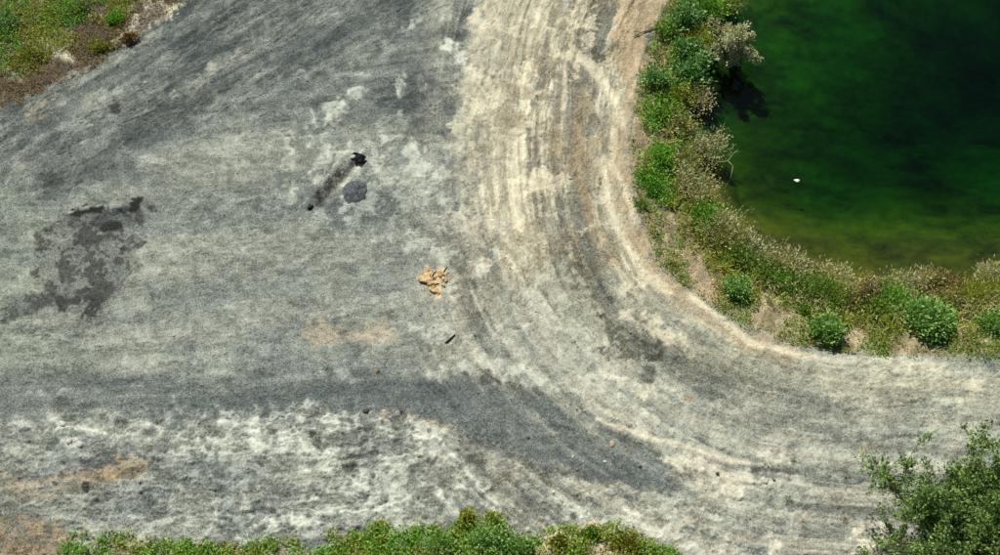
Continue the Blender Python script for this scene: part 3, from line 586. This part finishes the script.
# top left and bottom margin shrubs
G2 = 'bushes in the weedy corner at the top left'
for px, py, r, h, lm, lab in [(78, 4, 15, .8, 'green', 'dark green bush at the top edge of the weedy corner'), (6, 20, 14, .6, 'gloss', 'blue-green bush at the far left of the weedy corner'),
      (116, 18, 7, .4, 'vivid', 'small bright green clump beside the pale bare soil'), (129, 38, 6, .35, 'brown', 'small withered brown clump at the gravel edge of the weedy corner'),
      (100, 47, 10, .35, 'olive', 'low olive clump near the pale bare track in the weedy corner'), (30, 55, 12, .4, 'olive', 'olive bush in the middle left of the weedy corner')]:
    shrub(px, py, r, h, lm, lab, nclump=26, per=36, ll=.12, lw=.07, group=G2)
G3 = 'bushes along the bottom edge'
for px, py, r, h, lm, lab in [(484, 541, 24, 1.0, 'sage', 'large grey-green bush at the bottom edge below the gravel'), (467, 518, 8, .7, 'yellow', 'slim upright yellow-green bush behind the grey-green bush at the bottom'),
      (495, 520, 8, .4, 'yellow', 'small yellow-green bush right of the slim upright one at the bottom'), (440, 546, 15, .45, 'sage', 'leafy sage green bush left of the large grey-green bush at the bottom'),
      (520, 548, 14, .8, 'sage', 'grey-green bush at the bottom edge beside pale sand'),
      (593, 533, 6, .35, 'green', 'small green clump on pale sand at the bottom'), (560, 542, 7, .35, 'olive', 'small olive clump on pale sand at the bottom, left of the green one'), (630, 544, 12, .4, 'olive', 'low olive bush at the end of the bottom weeds')]:
    shrub(px, py, r, h, lm, lab, nclump=36, per=42, ll=.12, lw=.075, group=G3)
G4 = 'small weeds growing in the gravel'
for px, py, r, h, lab in [(767, 464, 6, .15, 'scraggly dark weed in the gravel left of the large tree'), (788, 499, 3, .12, 'tiny dark weed in the gravel below the scraggly weed'), (793, 462, 2.5, .1, 'tiny dark tuft right of the scraggly weed'), (843, 521, 3, .1, 'tiny brown weed in the gravel beside the large tree')]:
    shrub(px, py, r, h, 'brown' if 'brown' in lab else 'tree', lab, cat='weed', nclump=8, per=8, ll=.08, lw=.03, spread=.35, branches=False, group=G4, name='weed')

# ------------------------------------------------------------------ uncountable ground cover
def scatter(n, x0, x1, y0, y1, keep, z=0.0):
    px = rng.uniform(x0, x1, n); py = rng.uniform(y0, y1, n); x, y = W(px, py, z); i = cat_(x, y)
    k = keep(px, py, i); return x[k], y[k], H[i[k]], px[k], py[k]
def cover(name, label, cat, x, y, z, mat, per, ll, lw, h, sp):
    n = len(x); k = np.repeat(np.arange(n), per)
    hs = h * rng.uniform(.3, 1.2, n)
    p = np.stack([x[k], y[k], z[k]], 1) + rng.normal(size=(len(k), 3)) * np.array((sp, sp, 0)) + np.array((0, 0, 1.0)) * (hs[k] * rng.uniform(.05, 1, len(k)))[:, None]
    dr = rng.normal(size=p.shape) * .8 + np.array((0, 0, .25)); s = rng.uniform(.5, 1.3, len(k)); v, f = leaves(p, dr, ll * s, lw * s)
    tag(obj(name, mesh_np(name, v, f), LM[mat]), label, cat, kind='stuff')
# top left corner
tlk = lambda t, seed, sc_: (lambda px, py, i: (TL[i] > .5) & (1.4 * fbm(px / sc_, py / sc_, seed, 4) + t(px, py) > rng.uniform(-.15, .15, len(px))))
x, y, z, *_ = scatter(15000, -60, 200, -60, 110, tlk(lambda px, py: .06 - .022 * (py + .55 * px - 72).clip(0, 200), 61, 24)); cover('weeds', 'green weeds covering the corner at the top left', 'weeds', x, y, z, 'yellow', 7, .11, .06, .24, .10)
x, y, z, *_ = scatter(13000, -60, 200, -60, 110, tlk(lambda px, py: -.02 - .025 * (py + .55 * px - 62).clip(0, 200), 62, 20)); cover('weeds', 'bright green weeds among the olive ones at the top left', 'weeds', x, y, z, 'vivid', 6, .11, .065, .34, .10)
x, y, z, *_ = scatter(8000, -60, 200, -60, 110, tlk(lambda px, py: -.10 + .020 * (py + .55 * px - 72).clip(-15, 40), 63, 20)); cover('dead_weeds', 'brown dead weeds along the gravel at the top left', 'weeds', x, y, z, 'brown', 6, .10, .05, .16, .10)
# bottom margin
x, y, z, *_ = scatter(22000, -40, 720, 505, 620, lambda px, py, i: (BS[i] > .5) & (1.6 * fbm(px / 24, py / 24, 64, 4) + .10 - .35 * (px > 520) - .8 * sstep(130, 40, px) > rng.uniform(-.3, .3, len(px)))); cover('weeds', 'green weeds along the bottom edge of the yard', 'weeds', x, y, z, 'vivid', 7, .11, .07, .28, .12)
x, y, z, *_ = scatter(9000, -40, 720, 505, 620, lambda px, py, i: (BS[i] > .5) & (fbm(px / 20, py / 20, 65, 4) + .02 - .7 * sstep(130, 40, px) > rng.uniform(-.3, .3, len(px)))); cover('weeds', 'yellow-green weeds mixed along the bottom edge', 'weeds', x, y, z, 'yellow', 8, .11, .07, .46, .12)
x, y, z, *_ = scatter(4500, -40, 720, 505, 620, lambda px, py, i: (BS[i] > .2) & (fbm(px / 18, py / 18, 66, 4) - .10 > rng.uniform(-.3, .3, len(px)))); cover('dead_weeds', 'brown dead weeds scattered along the bottom edge', 'weeds', x, y, z, 'brown', 6, .09, .05, .16, .12)
# bank
bkk = lambda lo, hi, t, seed, sc_: (lambda px, py, i: (BANK[i] > lo) & (BANK[i] < hi) & (DEP[i] <= 0) & (1.5 * fbm(px / sc_, py / sc_, seed, 4) + t > rng.uniform(-.12, .12, len(px))))
x, y, z, *_ = scatter(40000, 600, 1100, -60, 380, bkk(.50, .985, -.08, 71, 22), -.4); cover('bank_weeds', 'low green weeds patching the pond bank', 'weeds', x, y, z, 'green', 6, .10, .06, .20, .11)
x, y, z, *_ = scatter(34000, 600, 1100, -60, 380, bkk(.48, .97, -.14, 72, 18), -.4); cover('bank_weeds', 'yellow-green weeds patching the pond bank', 'weeds', x, y, z, 'olive', 6, .12, .055, .38, .12)
x, y, z, *_ = scatter(9000, 600, 1100, -60, 380, bkk(.40, .985, -.22, 73, 20), -.4); cover('bank_weeds', 'vivid green patches of weeds on the pond bank', 'weeds', x, y, z, 'vivid', 7, .10, .065, .16, .11)
x, y, z, *_ = scatter(15000, 600, 1100, -60, 380, bkk(.25, .985, -.12, 74, 16), -.4); cover('dead_weeds', 'tan dead weeds and litter on the pond bank', 'weeds', x, y, z, 'dry', 5, .09, .045, .10, .12)
x, y, z, *_ = scatter(9000, 620, 780, -80, 190, bkk(.06, .90, .02, 81, 18), -.5); cover('bank_weeds', 'tall green weeds filling the narrow upper bank', 'weeds', x, y, z, 'vivid', 7, .15, .075, .85, .14)
x, y, z, *_ = scatter(4000, 620, 780, -80, 190, bkk(.06, .85, -.16, 82, 14), -.5); cover('bank_weeds', 'tall yellow-green weeds mixed into the narrow upper bank', 'weeds', x, y, z, 'yellow', 7, .17, .05, .95, .14)
x, y, z, *_ = scatter(5000, 660, 1100, 150, 330, bkk(.0, .45, -.12, 83, 15), -.8); cover('bank_weeds', 'pale dry weeds tangled along the lower bank', 'weeds', x, y, z, 'cream', 6, .12, .05, .70, .14)
x, y, z, *_ = scatter(7000, 660, 1100, 150, 340, bkk(.06, .60, -.12, 84, 17), -.7); cover('bank_weeds', 'yellow-green weeds tangled along the lower bank', 'weeds', x, y, z, 'yellow', 7, .14, .05, .55, .13)
x, y, z, *_ = scatter(6000, 600, 1100, -60, 330, bkk(.02, .50, -.02, 75, 22), -.8)
VV, FF, o_ = [], [], 0
for a, b, c in zip(x, y, z):
    v, f = tuft_pts(a, b, c - .02, 9, rng.uniform(.5, 1.0), .8, .10); VV.append(v); FF.append(f + o_); o_ += len(v)
tag(obj('bank_grass', mesh_np('bank_grass', np.concatenate(VV), np.concatenate(FF)), LM['straw']), 'straw coloured grass tufts along the waterline', 'grass', kind='stuff')
x, y, z, *_ = scatter(6000, 600, 1100, -60, 340, bkk(.06, .62, .06, 76, 22), -.7)
VV, FF, o_ = [], [], 0
for a, b, c in zip(x, y, z):
    v, f = tuft_pts(a, b, c - .02, 9, rng.uniform(.5, .9), .9, .10); VV.append(v); FF.append(f + o_); o_ += len(v)
tag(obj('bank_grass', mesh_np('bank_grass', np.concatenate(VV), np.concatenate(FF)), LM['yellow']), 'yellow-green grass tufts on the lower bank', 'grass', kind='stuff')

# ------------------------------------------------------------------ loose gravel (stuff)
OCT = np.array([(1, 0, 0), (-1, 0, 0), (0, 1, 0), (0, -1, 0), (0, 0, 1), (0, 0, -1)], float)
OF = np.array([(0, 2, 4), (2, 1, 4), (1, 3, 4), (3, 0, 4), (2, 0, 5), (1, 2, 5), (3, 1, 5), (0, 3, 5)])
n = 90000
x = rng.uniform(-31, 31, n); y = rng.uniform(-15.5, 21, n); i = cat_(x, y)
kp = (BANK[i] > .99) & (DEP[i] <= 0) & (rng.uniform(0, 1, n) < np.clip(grain[i] - .25 + .8 * N2[i], .06, 1)); x, y, i = x[kp], y[kp], i[kp]; n = len(x)
sz = .016 + .026 * rng.uniform(0, 1, n)**3 + .045 * (rng.uniform(0, 1, n) > .994)
v = OCT[None] * rng.uniform(.6, 1.2, (n, 6, 1)) * np.array((1, 1, .7)) * sz[:, None, None]
an = rng.uniform(0, 6.28, n); ca, sa = np.cos(an)[:, None], np.sin(an)[:, None]
v = np.stack([v[..., 0] * ca - v[..., 1] * sa, v[..., 0] * sa + v[..., 1] * ca, v[..., 2]], -1) + np.stack([x, y, H[i] + sz * .25], 1)[:, None]
gc = np.clip(col[i] * rng.uniform(.8, 2.0, n)[:, None] + .02, .02, .7); gc = np.repeat(np.concatenate([gc, np.ones((n, 1))], 1), 6, 0)
m, nt, bs = new_mat('loose_gravel'); at = nt.nodes.new('ShaderNodeAttribute'); at.attribute_name = 'pigment'; nt.links.new(at.outputs['Color'], bs.inputs['Base Color']); bs.inputs['Roughness'].default_value = .9
tag(obj('gravel', mesh_np('gravel', v.reshape(-1, 3), (OF[None] + np.arange(n)[:, None, None] * 6).reshape(-1, 3), {'pigment': ('FLOAT_COLOR', gc)}), m), 'loose grey gravel strewn over the yard', 'gravel', kind='stuff')

# ------------------------------------------------------------------ single objects in the yard
def lump(r, seed, flat=.6, rough=.22, sub=3):
    b = bmesh.new(); bmesh.ops.create_icosphere(b, subdivisions=sub, radius=1)
    co_ = np.array([v.co[:] for v in b.verts]); fc = np.array([[v.index for v in f.verts] for f in b.faces]); b.free()
    s = 1 + rough * 2 * (fbm(co_[:, 0] * 1.7 + seed, co_[:, 1] * 1.7 + co_[:, 2] * 2.3, seed, 4)); co_ = co_ * s[:, None] * np.array(r); return co_, fc
STONE = plain('pale_stone', (.52, .50, .43), .9, .3, 9); TANSTONE = plain('tan_stone', (.44, .36, .25), .9, .3, 9); DARKSTONE = plain('dark_stone', (.06, .06, .055), .9, .3, 9); RUST = plain('rusty_brown', (.14, .075, .045), .9, .4, 20)
CHAR = plain('charred_wood', (.010, .010, .010), .8, .4, 14); SLAG = plain('slate_grit', (.085, .098, .100), .9, .8, 7); CLAY = plain('ochre_clay', (.52, .385, .20), .95, .7, 9); WHITE = plain('white_scrap', (.82, .80, .74), .7, .1, 6)
for k, (px, py, r, mt, lab) in enumerate([
    (763, 481, .20, STONE, 'pale stone beside a brown chip in the gravel left of the large tree'), (612, 444, .15, TANSTONE, 'tan stone lying on the dark gravel wedge'),
    (63, 424, .18, STONE, 'pale stone in the rubble at the lower left, upper one'), (70, 442, .15, STONE, 'pale stone in the lower left rubble, left of its neighbour'), (80, 444, .17, STONE, 'pale stone in the lower left rubble, right of its neighbour'),
    (366, 411, .15, DARKSTONE, 'dark stone at the tip of the thin tan lip'), (717, 475, .09, DARKSTONE, 'small black stone on the pale patch below the long ridge'), (528, 438, .09, RUST, 'small rusty stone at the middle of the gravel wedge'),
    (378, 372, .09, RUST, 'small rust-red stone on the grey gravel below the yard centre'), (774, 481, .09, RUST, 'rusty brown chip right of the pale stone'), (640, 467, .08, DARKSTONE, 'small black stone on the gravel wedge'), (401, 411, .09, RUST, 'small brown stone on the thin tan lip'),
    (570, 180, .10, STONE, 'white stone among the pale wheel tracks'), (573, 457, .09, STONE, 'white stone on the gravel wedge, left of two'), (605, 462, .09, STONE, 'white stone on the gravel wedge, right of two'), (145, 83, .10, STONE, 'white stone on the dark gravel at the top left')]):
    X0, Y0 = W(px, py, 0); v, f = lump((r, r * .7, r * .45), 40 + k * 3, rough=.6, sub=2); o = obj('stone', mesh_np('stone', v, f), mt); o.location = (float(X0), float(Y0), float(zat(np.array([X0]), np.array([Y0]))[0]) + r * .25); o.rotation_euler[2] = k * 1.3
    tag(o, lab, 'stone', 'single stones on the yard')
# round heap of dark grit
hx, hy, hz = place(355, 190, .15)
rr, aa = np.meshgrid(np.linspace(0, 1, 22), np.linspace(0, 2 * math.pi, 60, endpoint=False), indexing='ij')
ed = .72 * (1 + .045 * fbm(np.cos(aa) * 2.6, np.sin(aa) * 2.6, 5, 5, .7) * 2); vx = rr * ed * np.cos(aa); vy = rr * ed * np.sin(aa) * 1.12
vz = .28 * (1 - rr**1.4) + .11 * fbm(vx * 5, vy * 5, 8, 4) * (1 - rr**4) - .06 * rr**6
ii = np.arange(rr.size).reshape(rr.shape); q = np.stack([ii[:-1], ii[1:], np.roll(ii, -1, 1)[1:], np.roll(ii, -1, 1)[:-1]], -1).reshape(-1, 4)
o = obj('grit_heap', mesh_np('grit_heap', np.stack([vx.ravel(), vy.ravel(), vz.ravel()], 1), q, smooth=True), SLAG); o.location = (hx, hy, hz); tag(o, 'round heap of dark slate-grey grit beside the scraped strip', 'heap')
# charred wood
def chunk_pile(name, px, py, pcs, mat, label, cat, part):
    X0, Y0 = W(px, py, 0); z0 = float(zat(np.array([X0]), np.array([Y0]))[0]); root = empty(name, (float(X0), float(Y0), z0)); tag(root, label, cat)
    for k, (dx, dy, dz, a, b, c, rz) in enumerate(pcs):
        v, f = lump((a, b, c), 70 + k * 5 + int(px), rough=.42, sub=3); o = obj(part, mesh_np(part, v, f), mat, root); o.location = (dx, dy, dz); o.rotation_euler = (rng.normal() * .25, rng.normal() * .25, rz)
    return root
chunk_pile('charred_wood', 357, 160, [(.1, .0, .10, .26, .20, .16, .6), (.12, .24, .10, .28, .12, .12, -.2), (-.18, .30, .07, .16, .08, .08, .2), (.22, -.14, .08, .16, .14, .10, 1.2), (.42, -.18, .05, .14, .06, .06, .6), (-.05, -.2, .06, .12, .07, .06, 2.0), (.0, .12, .09, .14, .1, .1, 0)], CHAR, 'lump of charred black wood at the upper end of the scraped strip', 'debris', 'charred_piece')
chunk_pile('charred_wood', 310, 208, [(0, 0, .06, .16, .09, .08, .5), (.1, .12, .05, .07, .05, .05, 0), (-.05, .22, .04, .05, .04, .04, 0)], CHAR, 'small charred black lump at the lower end of the scraped strip', 'debris', 'charred_piece')
X0, Y0 = W(353, 157, .15); v, f = lump((.15, .12, .09), 99, rough=.3); o = obj('stone', mesh_np('stone', v, f), STONE); o.location = (float(X0), float(Y0), .16); tag(o, 'pale stone lying against the charred black wood', 'stone', 'single stones on the yard')
# charcoal crumbs along the scraped strip
n = 110; t = rng.uniform(0, 1, n); px_ = 313 + 37 * t + rng.normal(size=n) * 3.6 ; py_ = 199 - 38 * t + rng.normal(size=n) * 3.0; kp = fbm(px_ / 6, py_ / 6, 15, 3) > -.08
xx, yy = W(px_[kp], py_[kp], 0.05); n = len(xx); sz = rng.uniform(.015, .05, n); v = OCT[None] * rng.uniform(.5, 1.3, (n, 6, 1)) * np.array((1, 1, .6)) * sz[:, None, None] + np.stack([xx, yy, zat(xx, yy) + sz * .3], 1)[:, None]
tag(obj('charcoal_crumbs', mesh_np('charcoal_crumbs', v.reshape(-1, 3), (OF[None] + np.arange(n)[:, None, None] * 6).reshape(-1, 3)), CHAR), 'black charcoal crumbs strewn along the scraped strip', 'charcoal', kind='stuff')
# ochre clay heap
pcs = [(0, .1, -.02, .56, .42, .05, .2), (.18, -.4, -.02, .30, .40, .045, -.4), (-.36, .2, -.02, .26, .22, .045, 0)]
CL = [(px_, py_) for px_, py_ in zip(rng.uniform(-.75, .75, 150), rng.uniform(-1.0, .62, 150)) if abs(px_ - .15 - .1 * py_) < .28 + .42 * (py_ + 1.0) / 1.6 * (1.0 - .2 * (py_ > .4))][:34]
for cx1, cy1 in CL:
    q = rng.uniform(.04, .12); pcs.append((cx1, cy1, .05 + .04 * rng.uniform(), q, q * rng.uniform(.35, .9), q * rng.uniform(.2, .4), rng.uniform(0, 3)))
chunk_pile('clay_heap', 433, 280, pcs, CLAY, 'low broken heap of ochre clay on the grey gravel', 'heap', 'clod')
for px, py, s in ((434, 275, .13), (445, 271, .11)):
    X0, Y0 = W(px, py, .2); p = wander((-s * .8, -s * 1.3, 0), (s, s * 1.6, .05), 5, .02); v, f = tubes([(p, np.array((.02, .045, .04, .035, .015)))], 6); o = obj('wood_scrap', mesh_np('wood_scrap', v, f), CHAR); o.location = (float(X0), float(Y0), .24)
    tag(o, 'dark wood scrap stuck in the %s of the ochre clay heap' % ('middle' if s > .12 else 'right edge'), 'wood scrap', 'dark scraps in the clay heap')
# stick, branches
def stick(name, pts, r0, r1, mat, label, cat, forks=(), lift=.03):
    w = [np.array((*[float(q) for q in W(px, py, hz)], hz)) for px, py, hz in pts]
    z0 = [max(float(zat(np.array([p[0]]), np.array([p[1]]))[0]), -9) for p in w]
    p = np.array([(q[0], q[1], max(q[2], zz + lift)) for q, zz in zip(w, z0)])
    root = empty(name, tuple(p[0])); tag(root, label, cat)
    v, f = tubes([(p - p[0], np.linspace(r0, r1, len(p)))], 7); obj('stem', mesh_np('stem', v, f, smooth=True), mat, root)
    for fk in forks:
        q = np.array([(*[float(t) for t in W(px, py, hz)], hz + lift) for px, py, hz in fk]); v, f = tubes([(q - p[0], np.linspace(r0 * .7, r1 * .6, len(q)))], 6); obj('side_branch', mesh_np('side_branch', v, f, smooth=True), mat, root)
DARKWOOD = plain('dark_wood', (.018, .014, .010), .8, .3)
stick('stick', [(445.5, 343, 0), (449, 340, .02), (455, 335, .03)], .045, .035, DARKWOOD, 'thin black stick lying alone on the grey gravel', 'stick')
stick('fallen_branch', [(634, 37, 0), (640, 33, .03), (646, 31, .06), (652, 29, .06), (658, 28, .04)], .03, .07, TWIG, 'forked dead branch lying on tan sand at the top', 'branch', [[(645, 31.5, .06), (646, 28, .1), (652, 24, .08)], [(640, 33, .03), (637, 32, .05), (634, 32, .03)]])
stick('bare_branch', [(712, 168, -.6), (718, 162, -.2), (728, 161, 0), (733, 166, 0), (731, 177, -.2), (727, 184, -.6), (724, 189, -1.0)], .02, .012, PALE_TWIG, 'bare pale branch curving out over the pond from the bank', 'branch', [[(728, 161, 0), (734, 153, .1), (738, 150, .1)], [(734, 153, .1), (740, 152, .1)], [(733, 166, 0), (729, 163, .1)]])
# white scrap on the water
X0, Y0 = W(797, 181, ZW); v, f = lump((.13, .11, .05), 5, rough=.25); v[:, 0] *= np.clip(1 + v[:, 1] * 5, .2, 1.6); o = obj('floating_scrap', mesh_np('floating_scrap', v, f), WHITE); o.location = (float(X0), float(Y0), ZW + .015); tag(o, 'tiny white scrap floating on the green pond', 'litter')
